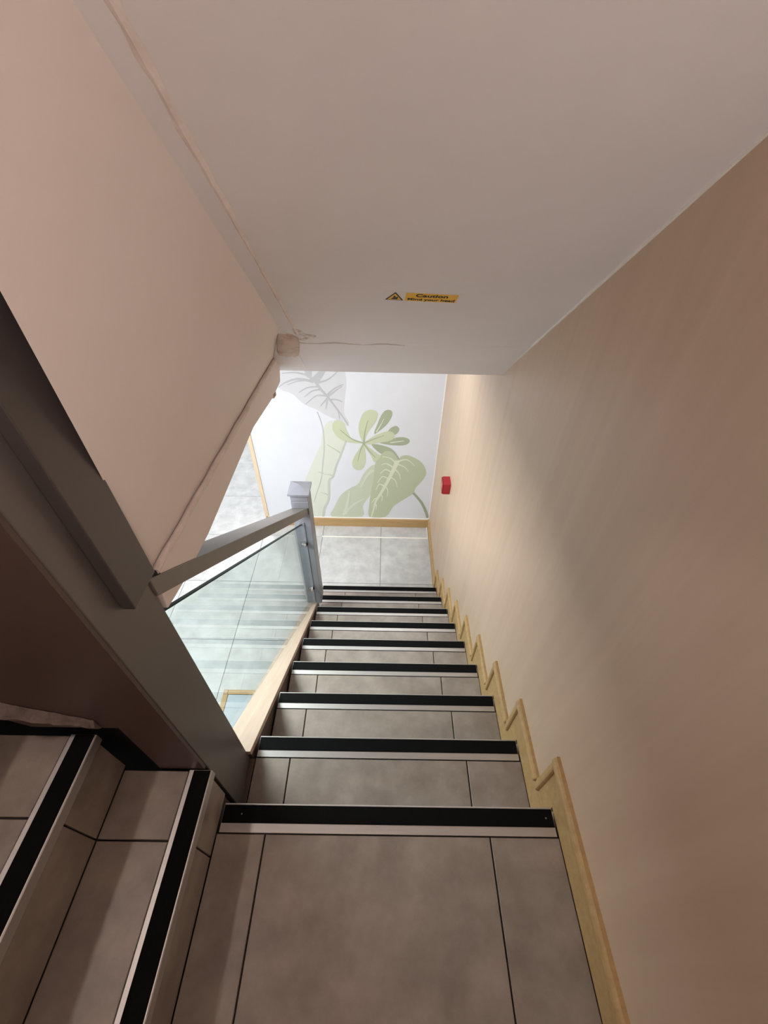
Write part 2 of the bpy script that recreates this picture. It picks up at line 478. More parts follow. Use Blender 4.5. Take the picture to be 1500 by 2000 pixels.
struct(box('wall_hall_right', XW, XW + 0.12, 3.05, 6.3, ZF - 0.02, ZC, 'white_wall'), 'white right wall of the lower hall beyond the mural', 'wall')
struct(box('wall_upper_left', -3.12, -3.0, -1.42, 0.12, -0.4, 3.05, 'panel'), 'cream wall at the head of the upper steps', 'wall')

# lower hall floor: screed with 0.6 m tiles
hall_floor = struct(box('floor', -3.38, XW, 0.24, 6.3, ZF - 0.12, ZF - 0.003, 'hall_grout'),
                    'pale grey tiled floor of the bright lower hall', 'floor')
JX = [-3.38, -3.005, -2.405, -1.805, -1.205, -0.605, -0.005, XW - 0.002]
JY = [0.34, 0.945, 1.545, 2.145, 2.735, 3.335, 3.935, 4.535, 5.135, 5.735, 6.3]
for i in range(len(JX) - 1):
    for j in range(len(JY) - 1):
        x0, x1, y0, y1 = JX[i], JX[i + 1], JY[j], JY[j + 1]
        if j == 4:                                   # row met by the mural wall
            if x0 > -1.0:
                y1 = YM - 0.002
            elif x1 > -1.19 and x0 < -1.19:
                tile('floor_tile', x0, -1.185, y0, y1, ZF, hall_floor, m='hall_tile')
                x0, y1 = -1.18, YM - 0.002
        if j > 4 and x1 > -1.0:
            y0 = max(y0, 3.06)
            if j == 5:
                y0 = 3.06
        if j < 3 and x1 > -0.5:                      # under the staircase
            if y1 < 1.97:
                continue
            if y0 < 1.97:
                y0 = 1.949
        tile('floor_tile', x0, x1, y0, y1, ZF, hall_floor, m='hall_tile')
box('white_joint', -0.61, XR, 2.728, 2.742, ZF - 0.004, ZF + 0.0015, 'caulk', hall_floor)
box('white_joint', XR - 0.005, XR + 0.001, 2.742, YM - 0.014, ZF - 0.004, ZF + 0.012, 'caulk', hall_floor)

# sloping soffit over the stairs, with its level part over the landing
prof = [(1.412, ZC), (1.28, soff(1.28) - 0.006), (1.155, soff(1.155) - 0.003), (1.145, soff(1.145)), (-0.40, soff(-0.40)),
        (-1.30, soff(-0.40)), (-1.30, soff(-0.4) + 0.12), (-0.36, soff(-0.4) + 0.12), (1.412, ZC + 0.18)]
ceiling = prism('ceiling', [(-0.352, y, z) for y, z in prof], (XW + 0.352, 0, 0), 'soffit')
struct(ceiling, 'sloping grey-white plaster soffit above the stairs', 'ceiling')
sp_ = [(-0.328, 1.04), (-0.337, 1.05), (-0.447, 1.325), (-0.46, 1.335), (-0.46, 1.412), (-0.328, 1.412)]
prism('soffit_end', [(x, y, ZC if y > 1.4 else soff(y) - 0.001) for x, y in sp_], (0, 0.03, 0.06), 'soffit', ceiling)
XP = -0.445
bp, rnd = [], random.Random(3)
N = 46
for i in range(N + 1):
    y = -0.1 + 1.185 * i / N
    w = 0.0035 + 0.0025 * rnd.random() + (0.004 * rnd.random() if y < 0.62 else 0)
    dz = 0.0015
    x = -0.290 + 0.0018 * (rnd.random() - .5)
    bp.append([(x - w, y, soff(y) - dz + 0.001), (x, y, soff(y) - 0.004 - dz), (x + w, y, soff(y) - dz + 0.001), (x, y, soff(y) + 0.004)])
v = [q for r_ in bp for q in r_]
f = [(4 * i + k, 4 * i + (k + 1) % 4, 4 * i + 4 + (k + 1) % 4, 4 * i + 4 + k) for i in range(N) for k in range(4)]
f += [(0, 1, 2, 3), (4 * N + 3, 4 * N + 2, 4 * N + 1, 4 * N)]
link('corner_bead', mesh('corner_bead', v, f), 'bead_paint', ceiling)
# caulk line where the soffit meets the right-hand wall
hexa('caulk_line', [(XW - 0.004, -0.1, soff(-0.1) - 0.006), (XW + 0.004, -0.1, soff(-0.1) - 0.006), (XW + 0.004, -0.1, soff(-0.1) + 0.01), (XW - 0.004, -0.1, soff(-0.1) + 0.01)],
     [(XW - 0.004, 1.40, soff(1.40) - 0.006), (XW + 0.004, 1.40, soff(1.40) - 0.006), (XW + 0.004, 1.40, soff(1.40) + 0.01), (XW - 0.004, 1.40, soff(1.40) + 0.01)],
     'caulk', ceiling)


def lump(name, pts, y0, y1, drop, m, parent, seed=1, amp=0.003):
    """thin irregular plaster lump on the soffit: outline pts in (x, y), lying just below the soffit plane"""
    rr = random.Random(seed)
    ring = smooth(pts, 4)
    n = len(ring)
    cx_, cy_ = sum(p_[0] for p_ in ring) / n, sum(p_[1] for p_ in ring) / n
    v = [(x, y, soff(y) + 0.004) for x, y in ring]
    v += [(cx_ + (x - cx_) * .86, cy_ + (y - cy_) * .86, soff(cy_ + (y - cy_) * .86) - drop - amp * rr.random()) for x, y in ring]
    v.append((cx_, cy_, soff(cy_) - drop - amp))
    f = [(i, (i + 1) % n, n + (i + 1) % n, n + i) for i in range(n)] + [(n + i, n + (i + 1) % n, 2 * n) for i in range(n)]
    f.append(tuple(range(n - 1, -1, -1)))
    o_ = link(name, mesh(name, v, f), m, parent)
    for q_ in o_.data.polygons:
        q_.use_smooth = True
    return o_


lump('plaster_patch', [(-0.350, 1.085), (-0.318, 1.085), (-0.298, 1.11), (-0.298, 1.15), (-0.310, 1.20), (-0.322, 1.245), (-0.345, 1.262), (-0.385, 1.270),
                       (-0.408, 1.255), (-0.392, 1.19), (-0.372, 1.13)], 0, 0, 0.010, 'patch_paint', ceiling, 4, 0.006)
lump('stain_patch', [(-0.302, 1.05), (-0.280, 1.055), (-0.262, 1.085), (-0.230, 1.095), (-0.238, 1.118), (-0.268, 1.128), (-0.284, 1.148), (-0.30, 1.135)], 0, 0, 0.0006, 'stain', ceiling, 5, 0.0004)
v, rq = [], random.Random(21)
for s_ in range(31):
    x = -0.30 + 0.36 * s_ / 30
    y = 1.150 + 0.0035 * math.sin(s_ * 0.45) + 0.0015 * rq.random()
    w = 0.0008 * (1 - s_ / 32) + 0.0002
    v += [(x, y - w, soff(y - w) - 0.0022), (x, y + w, soff(y + w) - 0.0042), (x, y + w, soff(y + w) + 0.003), (x, y - w, soff(y - w) + 0.003)]
f = [(4 * s_ + k_, 4 * s_ + (k_ + 1) % 4, 4 * s_ + 4 + (k_ + 1) % 4, 4 * s_ + 4 + k_) for s_ in range(30) for k_ in range(4)]
f += [(3, 2, 1, 0), (120, 121, 122, 123)]
link('hairline_crack', mesh('hairline_crack', v, f), 'crack', ceiling)
lump('stain_patch', [(-0.065, 1.385), (0.00, 1.378), (0.075, 1.388), (0.085, 1.402), (0.0, 1.404), (-0.07, 1.400)], 0, 0, 0.007, 'plaster', ceiling, 8, 0.002)

c2 = struct(box('ceiling_hall', -3.5, XW, 1.414, 6.3, ZC, ZC + 0.12, 'white_wall'), 'white ceiling of the lower hall beyond the soffit', 'ceiling')
box('ceiling_return', -3.5, -0.565, 0.16, 1.414, ZC, ZC + 0.12, 'white_wall', c2)
struct(box('ceiling_upper', -3.12, -0.43, -1.42, 0.12, 3.05, 3.15, 'soffit'), 'ceiling above the upper steps', 'ceiling')

# left bulkhead beside the soffit: plastered face over a slightly proud lower band
low = [(0.182, 0.672), (0.268, 0.655), (0.423, 0.640), (0.906, 0.640), (1.197, 0.592), (1.339, 0.585), (1.368, 0.640)]
# the lining board leans out towards the soffit: ruled between its foot line and the soffit edge
NU, NV, TH = 24, 14, 0.015
v = []
for back in (0, 1):
    for iu in range(NU + 1):
        for iv in range(NV + 1):
            t, u = iv / NV, iu / NU
            yl = 0.205 - 0.138 * t + 0.03 * back
            yr = 1.33 + (1.052 - 1.33) * t
            y = yl + (yr - yl) * u
            zb_ = 0.764 + (0.690 - 0.764) * u
            x = XP + (-0.3265 - XP) * t - 0.010 * t * u
            ys = 0.067 + (1.052 - 0.067) * u
            z = zb_ + (soff(ys) + 0.001 - zb_) * t
            v.append((x - TH * back, y, z))
W_ = NV + 1
S_ = (NU + 1) * W_
f = []
for iu in range(NU):
    for iv in range(NV):
        q = iu * W_ + iv
        f += [(q, q + W_, q + W_ + 1, q + 1), (S_ + q, S_ + q + 1, S_ + q + W_ + 1, S_ + q + W_)]
for iu in range(NU):
    for iv in (0, NV):
        q = iu * W_ + iv
        f.append((q, q + W_, S_ + q + W_, S_ + q))
for iv in range(NV):
    for iu in (0, NU):
        q = iu * W_ + iv
        f.append((q, q + 1, S_ + q + 1, S_ + q))
bulk = link('wall_left', mesh('wall_left', v, f), 'panel')
for q in bulk.data.polygons:
    q.use_smooth = False
struct(bulk, 'pinkish cream bulkhead wall on the left above the glass balustrade', 'wall')
prism('bulkhead_core', [(-0.462, 0.178, 0.775), (-0.462, 1.30, 0.705), (-0.462, 1.40, 0.78), (-0.462, 0.178, 2.60)], (-0.095, 0, 0), 'panel', bulk)
XB = XP + 0.010
band = prism('lower_band', [(XB, y, z) for y, z in low] +
             [(XB, 1.33, 0.690), (XB, 1.0, 0.716), (XB, 0.62, 0.735), (XB, 0.35, 0.752), (XB, 0.196, 0.765)], (-0.118, 0, 0), 'panel', bulk, 0.002)
v, NS = [], 24
for s_ in range(NS + 1):
    y = 0.20 + 1.125 * s_ / NS
    z = 0.766 - 0.0745 * s_ / NS + 0.0015 * math.sin(s_ * 1.7)
    for k_ in range(8):
        v.append((XB - 0.001 + 0.0075 * math.cos(k_ * math.pi / 4), y, z + 0.0075 * math.sin(k_ * math.pi / 4)))
f = [(8 * s_ + k_, 8 * s_ + (k_ + 1) % 8, 8 * s_ + 8 + (k_ + 1) % 8, 8 * s_ + 8 + k_) for s_ in range(NS) for k_ in range(8)]
f += [tuple(range(7, -1, -1)), tuple(range(8 * NS, 8 * NS + 8))]
link('band_bead', mesh('band_bead', v, f), 'bead_paint', bulk)
box('dark_gap', XB - 0.006, XB + 0.0015, 0.184, 0.208, 0.742, 0.770, 'gap_shade', bulk, 0.002)
hexa('lower_cut', [(XB - 0.02, 1.20, 0.585), (XB + 0.0015, 1.20, 0.585), (XB + 0.0015, 1.20, 0.60), (XB - 0.02, 1.20, 0.60)],
     [(XB - 0.02, 1.24, 0.578), (XB + 0.0015, 1.24, 0.578), (XB + 0.0015, 1.24, 0.592), (XB - 0.02, 1.24, 0.592)], 'plaster', bulk)

# dark wall closing the far side of the upper steps
YB = 0.035
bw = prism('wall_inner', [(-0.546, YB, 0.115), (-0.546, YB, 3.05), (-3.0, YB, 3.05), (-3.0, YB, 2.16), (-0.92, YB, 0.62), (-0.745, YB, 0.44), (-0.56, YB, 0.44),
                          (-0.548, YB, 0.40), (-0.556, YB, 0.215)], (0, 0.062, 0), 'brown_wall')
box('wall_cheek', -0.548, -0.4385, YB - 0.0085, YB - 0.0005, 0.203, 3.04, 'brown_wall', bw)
box('gap_filler', -1.6, -0.548, YB + 0.064, YB + 0.12, -0.25, 1.2, 'gap_shade', bw)  # added filler: stops hall light leaking through, shows as a dark gap
struct(bw, 'dark brown wall along the far side of the upper steps', 'wall')
struct(box('wall_header', -0.56, -0.435, -1.3, 0.05, 2.101, 3.05, 'panel'), 'bulkhead over the opening to the upper steps', 'wall')
# ragged mortar ledge at the foot of that wall
rr = random.Random(11)
v, N = [], 26
for i in range(N + 1):
    t = i / N
    x = -0.80 + 0.205 * t
    zt = 0.585 - 0.115 * t + 0.005 * (rr.random() - .5)
    d = 0.030 - 0.020 * t + 0.005 * (rr.random() - .5)
    v += [(x, YB - 0.001, zt + 0.012), (x, YB - d, zt - 0.006), (x, YB - d * .7, zt - 0.035 + 0.015 * t), (x, YB - 0.001, zt - 0.050 + 0.02 * t)]
f = [(4 * i + k, 4 * i + (k + 1) % 4, 4 * i + 4 + (k + 1) % 4, 4 * i + 4 + k) for i in range(N) for k in range(4)]
f += [(0, 1, 2, 3), (4 * N + 3, 4 * N + 2, 4 * N + 1, 4 * N)]
link('mortar_ledge', mesh('mortar_ledge', v, f), 'mortar', bw)

# ------------------------------------------------------------------ landing and flights
NOSE_D = 0.066


_nose = {}


def nosing(parent, length, m4, depth=NOSE_D):
    """aluminium stair nosing with black grip insert; local x along the edge, +y outwards, top at z=0"""
    key = (round(length, 3), depth)
    if key not in _nose:
        h = length / 2
        pr = [(-depth, -0.006), (-depth, 0.002), (-0.002, 0.0025), (0.0, 0.001), (0.0, -0.026), (-0.004, -0.026), (-0.004, -0.006)]
        n = len(pr)
        v = [(-h, y, z) for y, z in pr] + [(h, y, z) for y, z in pr]
        f = [tuple(range(n)), tuple(range(2 * n - 1, n - 1, -1))] + [(i, (i + 1) % n, n + (i + 1) % n, n + i) for i in range(n)]
        a = mesh('nosing_trim', v, f)
        a.materials.append(MATS['aluminium'])
        pr = [(-0.0455, 0.001), (-0.0455, 0.0032), (-0.0445, 0.0040), (-0.0050, 0.0040), (-0.0040, 0.0032), (-0.0040, 0.001)]
        n = len(pr)
        v = [(-h + .001, y, z) for y, z in pr] + [(h - .001, y, z) for y, z in pr]
        f = [tuple(range(n)), tuple(range(2 * n - 1, n - 1, -1))] + [(i, (i + 1) % n, n + (i + 1) % n, n + i) for i in range(n)]
        b = mesh('grip_strip', v, f)
        b.materials.append(MATS['grip'])
        _nose[key] = (a, b)
    a, b = _nose[key]
    for nm, me in (('nosing_trim', a), ('grip_strip', b)):
        o = link(nm, me, None, parent)
        o.matrix_local = m4
        if nm == 'grip_strip':
            o['label'] = 'black grip strip'
    return m4


def m_front(xc, y, z):
    return Matrix(((1, 0, 0, xc), (0, 1, 0, y), (0, 0, 1, z), (0, 0, 0, 1)))


def m_side(x, yc, z):          # nosing that faces +X, running along Y
    return Matrix(((0, 1, 0, x), (-1, 0, 0, yc), (0, 0, 1, z), (0, 0, 0, 1)))


XT0, XT1 = -0.302, 0.298
# landing
land = tag(empty('stair_landing', (0, 0, 0)), 'brown-grey tiled landing at the bottom edge of the photo, above the first black nosing', 'landing')
box('landing_slab', -0.42, XR, -1.28, -0.0255, -0.3, -0.011, 'grout', land)
box('landing_edge', -0.42, XR, -0.075, -0.0255, -0.02, -0.0065, 'grout', land)
XL0 = -0.432
for (x0, x1) in ((XL0, XT0), (XT0, XT1), (XT1, XR + 0.0065)):
    tile('floor_tile', x0, x1, -0.668, -NOSE_D - 0.001, 0, land)
    tile('floor_tile', x0, x1, -1.268, -0.668, 0, land)
nosing(land, XR + 0.425, m_front((XR - 0.425) / 2, 0, 0))
for x in (-0.374, 0.458):
    cyl('screw', (x, -0.025, 0.0038), (0, 0, 1), 0.0022, 0.0012, 'screw', land, 10)

# lower flight
fl = tag(empty('stair_flight', (0, 2.0, ZF)), 'grey tiled flight of steps with black nosings descending to the white hall', 'stairs')


def part_empty(name, parent, loc=(0, 0, 0)):
    e = empty(name, loc)
    e.parent = parent
    e.matrix_parent_inverse = Matrix.Translation(-parent.location)
    return e


def adopt(o, parent):
    o.parent = parent
    o.matrix_parent_inverse = Matrix.Translation(-parent.location)


class Z0:
    location = Vector((0, 0, 0))


for n in range(0, 9):
    yn, zn = n * G, -n * R
    yr = yn - 0.014                                   # face of the riser below this nosing
    a = xl((n - 1) * G - 0.013) + 0.0005
    if n == 8:
        a = -0.50
    if n == 0:
        core = box('step', a + 0.002, XR, -0.30, yr - 0.0105, ZF, -0.302, 'core')
    else:
        core = box('step', a + 0.002, XR, (n - 1) * G - 0.024 + 0.0, yr - 0.010, ZF, zn - 0.0105, 'grout')
    adopt(core, fl)
    core.matrix_parent_inverse = Matrix.Translation(-fl.location)
    if n:
        y0, y1 = (n - 1) * G - 0.013, yn - NOSE_D - 0.001
        for (x0, x1) in ((a, XT0), (XT0, XT1), (XT1, XR + 0.0065)):
            tile('tread_tile', x0, x1, y0, y1, zn, core)
        nosing(core, XR - a - 0.004, m_front((XR + a + 0.004) / 2, yn, zn))
        box('nosing_bed', a + 0.002, XR, yn - NOSE_D, yn - 0.005, zn - 0.012, zn - 0.0055, 'grout', core)
    for (x0, x1) in ((a, XT0), (XT0, XT1), (XT1, XR + 0.0065)):
        riser('riser_tile', x0, x1, -(n + 1) * R - 0.0, zn - 0.008, yr, core)

# upper flight turning off to the left
UX, UG = -0.418, 0.205
uf = tag(empty('stair_flight', (-0.432, -0.6, 0)), 'dim upper steps rising to the left of the landing', 'stairs')
YJ = -0.118
for n in range(1, 8):
    xn, zn = UX - (n - 1) * UG, 0.2 * n
    xf = xn - 0.014
    xb = UX - n * UG - 0.014                          # next riser
    ye = 0.016 if n == 1 else YB + 0.006
    if n == 1:
        core = box('step', xb - 0.014, xf - 0.011, -1.29, 0.024, -0.3, zn - 0.0105, 'grout')
    else:
        core = box('step', xb - 0.014, xf - 0.011, -1.29, YB - 0.002, zn - 0.36, zn - 0.0105, 'grout')
    adopt(core, uf)
    yt = YB - 0.001 if n > 1 else 0.024
    for (y0, y1) in ((-1.28, -0.718), (-0.718, YJ), (YJ, yt)):
        tile('tread_tile', xb - 0.001, xn - 0.057, y0, y1, zn, core)
        riser('riser_tile', y0, y1, zn - 0.2, zn - 0.008, xf, core, axis='x')
    nosing(core, yt + 1.28, m_side(xn, (yt - 1.28) / 2, zn), 0.056)
    box('nosing_bed', xn - 0.056, xn - 0.005, -1.28, yt, zn - 0.012, zn - 0.0055, 'grout', core)
upl = tag(box('upper_landing', -3.0, UX - 7 * UG - 0.035, -1.29, YB, 1.35, 1.6, 'stair_tile'), 'tiled landing at the head of the upper steps', 'landing')

# ------------------------------------------------------------------ stepped wooden skirting on the right wall
SB = 0.131
top = []                                            # (y, z) of the top edge, from the landing down into the hall
top.append((-1.28, SB))
for n in range(0, 9):
    yk = n * G + 0.090
    top += [(yk, -n * R + SB), (yk, -(n + 1) * R + SB)]
top.append((YM - 0.014, ZF + SB))
bot = [(YM - 0.014, ZF + 0.001)]
for n in range(8, -1, -1):
    bot += [(n * G + 0.001, -(n + 1) * R + 0.003 if n < 8 else ZF + 0.001), (n * G + 0.001, -n * R + 0.004)]
bot.append((-1.28, 0.001))
bb = empty('baseboard_right', (XR, 0, 0))
struct(bb, 'stepped light wood skirting along the right wall of the stairs', 'baseboard')
# one board per tread and one per hall / landing run, bead mouldings as pieces of their own
runs = []
for n in range(0, 10):
    ya = -1.28 if n == 0 else (n - 1) * G + 0.090
    yb = n * G + 0.090 if n < 9 else YM - 0.014
    zt = -n * R + SB
    yn = n * G + 0.0015
    yp = (n - 1) * G + 0.0015
    if n == 0:
        poly = [(ya, zt), (ya, 0.003), (yn, 0.003), (yn, zt - 0.2 - 0.0), (yb, zt - 0.2), (yb, zt)]
    elif n < 9:
        poly = [(yp, zt), (yp, -n * R + 0.003), (yn, -n * R + 0.003), (yn, zt - R), (yb, zt - R), (yb, zt)]
    else:
        poly = [(yp, zt), (yp, ZF + 0.003), (yb, ZF + 0.003), (yb, zt)]
    b_ = prism('skirting_board', [(XR + 0.005, y, z) for y, z in poly], (XW - XR - 0.005, 0, 0), 'wood_flat')
    adopt(b_, bb)
    w = 0.030
    # bead along the top edge
    m_ = hexa('bead_moulding', [(XR - 0.006, ya, zt - w + 0.006), (XW, ya, zt - w), (XW, ya, zt), (XR - 0.002, ya, zt - 0.004)],
              [(XR - 0.006, yb, zt - w + 0.006), (XW, yb, zt - w), (XW, yb, zt), (XR - 0.002, yb, zt - 0.004)], 'wood_flat', None, 0.006)
    adopt(m_, bb)
    if n < 9:                                         # bead down the front of the step
        zb = zt - R
        m_ = hexa('bead_moulding', [(XR - 0.006, yb - w + 0.004, zb - w * .7), (XW, yb - w, zb - w * .7), (XW, yb, zb - 0.002), (XR - 0.002, yb - 0.003, zb - 0.002)],
                  [(XR - 0.006, yb - w + 0.004, zt - w), (XW, yb - w, zt - w), (XW, yb, zt - 0.002), (XR - 0.002, yb - 0.003, zt - 0.004)], 'wood', None, 0.006)
        adopt(m_, bb)

fb = empty('baseboard_far', (0, YM, ZF))
struct(fb, 'light wood skirting at the foot of the mural wall', 'baseboard')
o = box('skirting_board', -1.20, XR + 0.008, YM - 0.013, YM - 0.0005, ZF + 0.002, ZF + 0.112, 'wood_h')
adopt(o, fb)
o = box('bead_moulding', -1.20, XR + 0.008, YM - 0.019, YM - 0.0005, ZF + 0.086, ZF + 0.118, 'wood_h', None, 0.005)
adopt(o, fb)
o = box('caulk_line', -1.18, XW - 0.001, YM - 0.010, YM - 0.0005, ZF + 0.117, ZF + 0.124, 'caulk')
adopt(o, fb)
t1 = box('trim_1', -1.205, -1.168, YM - 0.012, YM + 0.16, ZF + 0.124, ZC - 0.002, 'trim_wood', None, 0.003)
struct(t1, 'vertical light wood trim on the left end of the mural wall', 'trim')
t2 = box('trim_2', XW - 0.008, XW - 0.0005, YM - 0.008, YM - 0.0005, ZF + 0.13, ZC - 0.002, 'caulk')
struct(t2, 'white sealant line in the corner between mural and right wall', 'trim')

# ------------------------------------------------------------------ mural print
mu = tag(empty('leaf_mural', (-0.3, YM, ZF + 0.13)), 'green and grey tropical leaf mural on the white end wall', 'mural')


def flat(name, ring, dy, m):
    n = len(ring)
    y0 = YM - dy
    v = [(x, y0, z) for x, z in ring] + [(x, YM - 0.0001, z) for x, z in ring]
    f = [tuple(range(n))] + [(i, (i + 1) % n, n + (i + 1) % n, n + i) for i in range(n)]
    o_ = link(name, mesh(name, v, f), 'print_' + m)
    adopt(o_, mu)
    return o_


for i, (nm, c, pts) in enumerate(MURAL_FILLS):
    ring = smooth(pts, 3)
    ring = [(x, max(z, ZF + 0.125)) for x, z in ring]
    flat(nm, ring, 0.0006 + 0.00015 * i, c)
for i, (nm, c, w0, w1, pts) in enumerate(MURAL_STROKES):
    cl = smooth(pts, 4, closed=False)
    n = len(cl)
    L_, R_ = [], []
    for j, (x, z) in enumerate(cl):
        a, b = cl[max(j - 1, 0)], cl[min(j + 1, n - 1)]
        dx, dz = b[0] - a[0], b[1] - a[1]
        l = math.hypot(dx, dz) or 1
        w = (w0 + (w1 - w0) * j / (n - 1)) / 2
        L_.append((x - dz / l * w, max(z + dx / l * w, ZF + 0.125)))
        R_.append((x + dz / l * w, max(z - dx / l * w, ZF + 0.125)))
    flat(nm, L_ + R_[::-1], 0.0032 + 0.00001 * i, c)
o = box('paper_seam', -0.085, -0.081, YM - 0.0012, YM - 0.0001, ZF + 0.13, ZC - 0.002, 'white_wall')
adopt(o, mu)

# ------------------------------------------------------------------ glass balustrade
bal = tag(empty('glass_balustrade', (-0.48, 0.10, -R)), 'glass stair balustrade with grey posts, box handrail and wooden kerb', 'balustrade')


def B(o_):
    adopt(o_, bal)
    return o_


NX0, NX1, NY0, NY1 = -0.545, -0.437, 0.035, 0.174
newel = B(box('newel_post', NX0, NX1, NY0, NY1, -R + 0.0006, 3.04, 'grey_metal', None, 0.002))
newel['label'] = 'tall dark grey box newel post'
PX0, PX1, PY0, PY1 = -0.524, -0.424, 1.50, 1.60
ZP0, ZP1 = -1.205, -0.225
post = B(box('post', PX0, PX1, PY0, PY1, ZP0, ZP1, 'post_grey_lit', None, 0.002))
cap = box('post_cap', PX0 + 0.001, PX1 - 0.001, PY0 + 0.001, PY1 - 0.001, ZP1 + 0.003, ZP1 + 0.055, 'post_grey_lit', None, 0.0015)
adopt(cap, post); cap.matrix_parent_inverse = Matrix.Identity(4)
h = 0.060
xc, yc, zb = (PX0 + PX1) / 2, (PY0 + PY1) / 2, ZP1 + 0.050
v = [(xc - h, yc - h, zb), (xc + h, yc - h, zb), (xc + h, yc + h, zb), (xc - h, yc + h, zb),
     (xc - h, yc - h, zb + 0.012), (xc + h, yc - h, zb + 0.012), (xc + h, yc + h, zb + 0.012), (xc - h, yc + h, zb + 0.012), (xc, yc, zb + 0.040)]
f = [(3, 2, 1, 0)] + [(i, (i + 1) % 4, 4 + (i + 1) % 4, 4 + i) for i in range(4)] + [(4 + i, 4 + (i + 1) % 4, 8) for i in range(4)]
o = link('cap_pyramid', mesh('cap_pyramid', v, f), 'post_grey_lit', post)
XG, TG = -0.484, 0.010
o = box('glass_channel', XG - 0.004 + 0.012, XG + 0.020, PY0 - 0.004, PY0 + 0.001, ZP0 + 0.03, ZP1 - 0.16, 'post_grey_lit', post, 0.001)
for z in (-0.560, -1.010):
    o = cyl('glass_clip', (XG + 0.012, PY0 - 0.016, z), (1, 0, 0), 0.020, 0.014, 'chrome', post, 20)
    o = box('clip_arm', XG + 0.006, XG + 0.018, PY0 - 0.016, PY0 + 0.001, z - 0.012, z + 0.012, 'chrome', post, 0.002)
    o = cyl('clip_screw', (XG + 0.021, PY0 - 0.016, z), (1, 0, 0), 0.008, 0.006, 'grip', post, 12)
# handrail
ra, rb = NY1 - 0.002, PY0 + 0.002
xa0, xa1 = -0.515, -0.432
ba, bz = 0.868 - K * ra, 0.906 - K * rb
rail = B(hexa('handrail', [(xa0, ra, ba), (xa1, ra, ba), (xa1, ra, ba + 0.052), (xa0, ra, ba + 0.052)],
              [(xa0, rb, bz), (xa1, rb, bz), (xa1, rb, bz + 0.054), (xa0, rb, bz + 0.054)], 'rail_grey', None, 0.002))
# glass pane
ga, gb = NY1 - 0.004, PY0 + 0.004
gt = (0.786, 0.826)
pane = B(hexa('glass_pane', [(XG - TG / 2, ga, 0.004 - K * ga), (XG + TG / 2, ga, 0.004 - K * ga), (XG + TG / 2, ga, gt[0] - K * ga), (XG - TG / 2, ga, gt[0] - K * ga)],
              [(XG - TG / 2, gb, 0.004 - K * gb), (XG + TG / 2, gb, 0.004 - K * gb), (XG + TG / 2, gb, gt[1] - K * gb), (XG - TG / 2, gb, gt[1] - K * gb)], 'glass'))
e = 0.0006
edge = hexa('polished_edge', [(XG - TG / 2 - e, ga, gt[0] - K * ga - 0.004), (XG + TG / 2 + e, ga, gt[0] - K * ga - 0.004), (XG + TG / 2 + e, ga, gt[0] - K * ga + e), (XG - TG / 2 - e, ga, gt[0] - K * ga + e)],
            [(XG - TG / 2 - e, gb, gt[1] - K * gb - 0.004), (XG + TG / 2 + e, gb, gt[1] - K * gb - 0.004), (XG + TG / 2 + e, gb, gt[1] - K * gb + e), (XG - TG / 2 - e, gb, gt[1] - K * gb + e)], 'glass_edge', pane)
edge.matrix_parent_inverse = Matrix.Identity(4)
# wooden kerb with stringer below
ka, kb = NY1 + 0.001, 1.605
kt = 0.006
B(hexa('kerb_board', [(-0.527, ka, kt - K * ka - 0.03), (xl(ka), ka, kt - K * ka - 0.03), (xl(ka), ka, kt - K * ka), (-0.527, ka, kt - K * ka)],
       [(-0.533, kb, kt - K * kb - 0.03), (xl(kb), kb, kt - K * kb - 0.03), (xl(kb), kb, kt - K * kb), (-0.533, kb, kt - K * kb)], 'kerb_wood', None, 0.0015))
B(hexa('stringer', [(-0.520, ka, -K * ka - 0.34), (xl(ka) - 0.002, ka, -K * ka - 0.34), (xl(ka) - 0.002, ka, -K * ka - 0.025), (-0.520, ka, -K * ka - 0.025)],
       [(-0.526, kb, -K * kb - 0.34), (xl(kb) - 0.002, kb, -K * kb - 0.34), (xl(kb) - 0.002, kb, -K * kb - 0.025), (-0.526, kb, -K * kb - 0.025)], 'shaded_wood'))

B(box('newel_filler', NX0 + 0.004, -0.4205, 0.026, NY1, -0.75, -R - 0.0003, 'shaded_wood'))  # added dark filler under the newel, closes a leak of hall light

# dark boxed cladding of the flight above, stopping over the newel post
cl_ = tag(box('boxed_cladding', NX1 + 0.0005, -0.414, 0.092, 0.174, 0.800, 3.04, 'dark_cladding', None, 0.002),
          'dark grey boxed upright fixed against the newel post beside the cream bulkhead', 'cladding')

# ------------------------------------------------------------------ caution sign on the soffit
sg = tag(empty('caution_sign', (0.085, 0.86, soff(0.86))), 'small yellow caution sticker with warning triangle on the sloping soffit', 'sign')
th = math.atan(K)
rot = math.radians(3.2)
U = Vector((1, 0, 0))
V = Vector((0, -math.cos(th), math.sin(th)))
U, V = (U * math.cos(rot) - V * math.sin(rot)), (V * math.cos(rot) + U * math.sin(rot))
W = U.cross(V).normalized()
SM = Matrix((U, V, W)).transposed().to_4x4()
SM.translation = Vector((0, 0, 0))
sg.matrix_world = Matrix.Translation(Vector((0.1075, 0.862, soff(0.862)))) @ SM


def plate(name, pts, z0, z1, m, parent):
    return prism(name, [(x, y, z0) for x, y in pts], (0, 0, z1 - z0), m, parent)


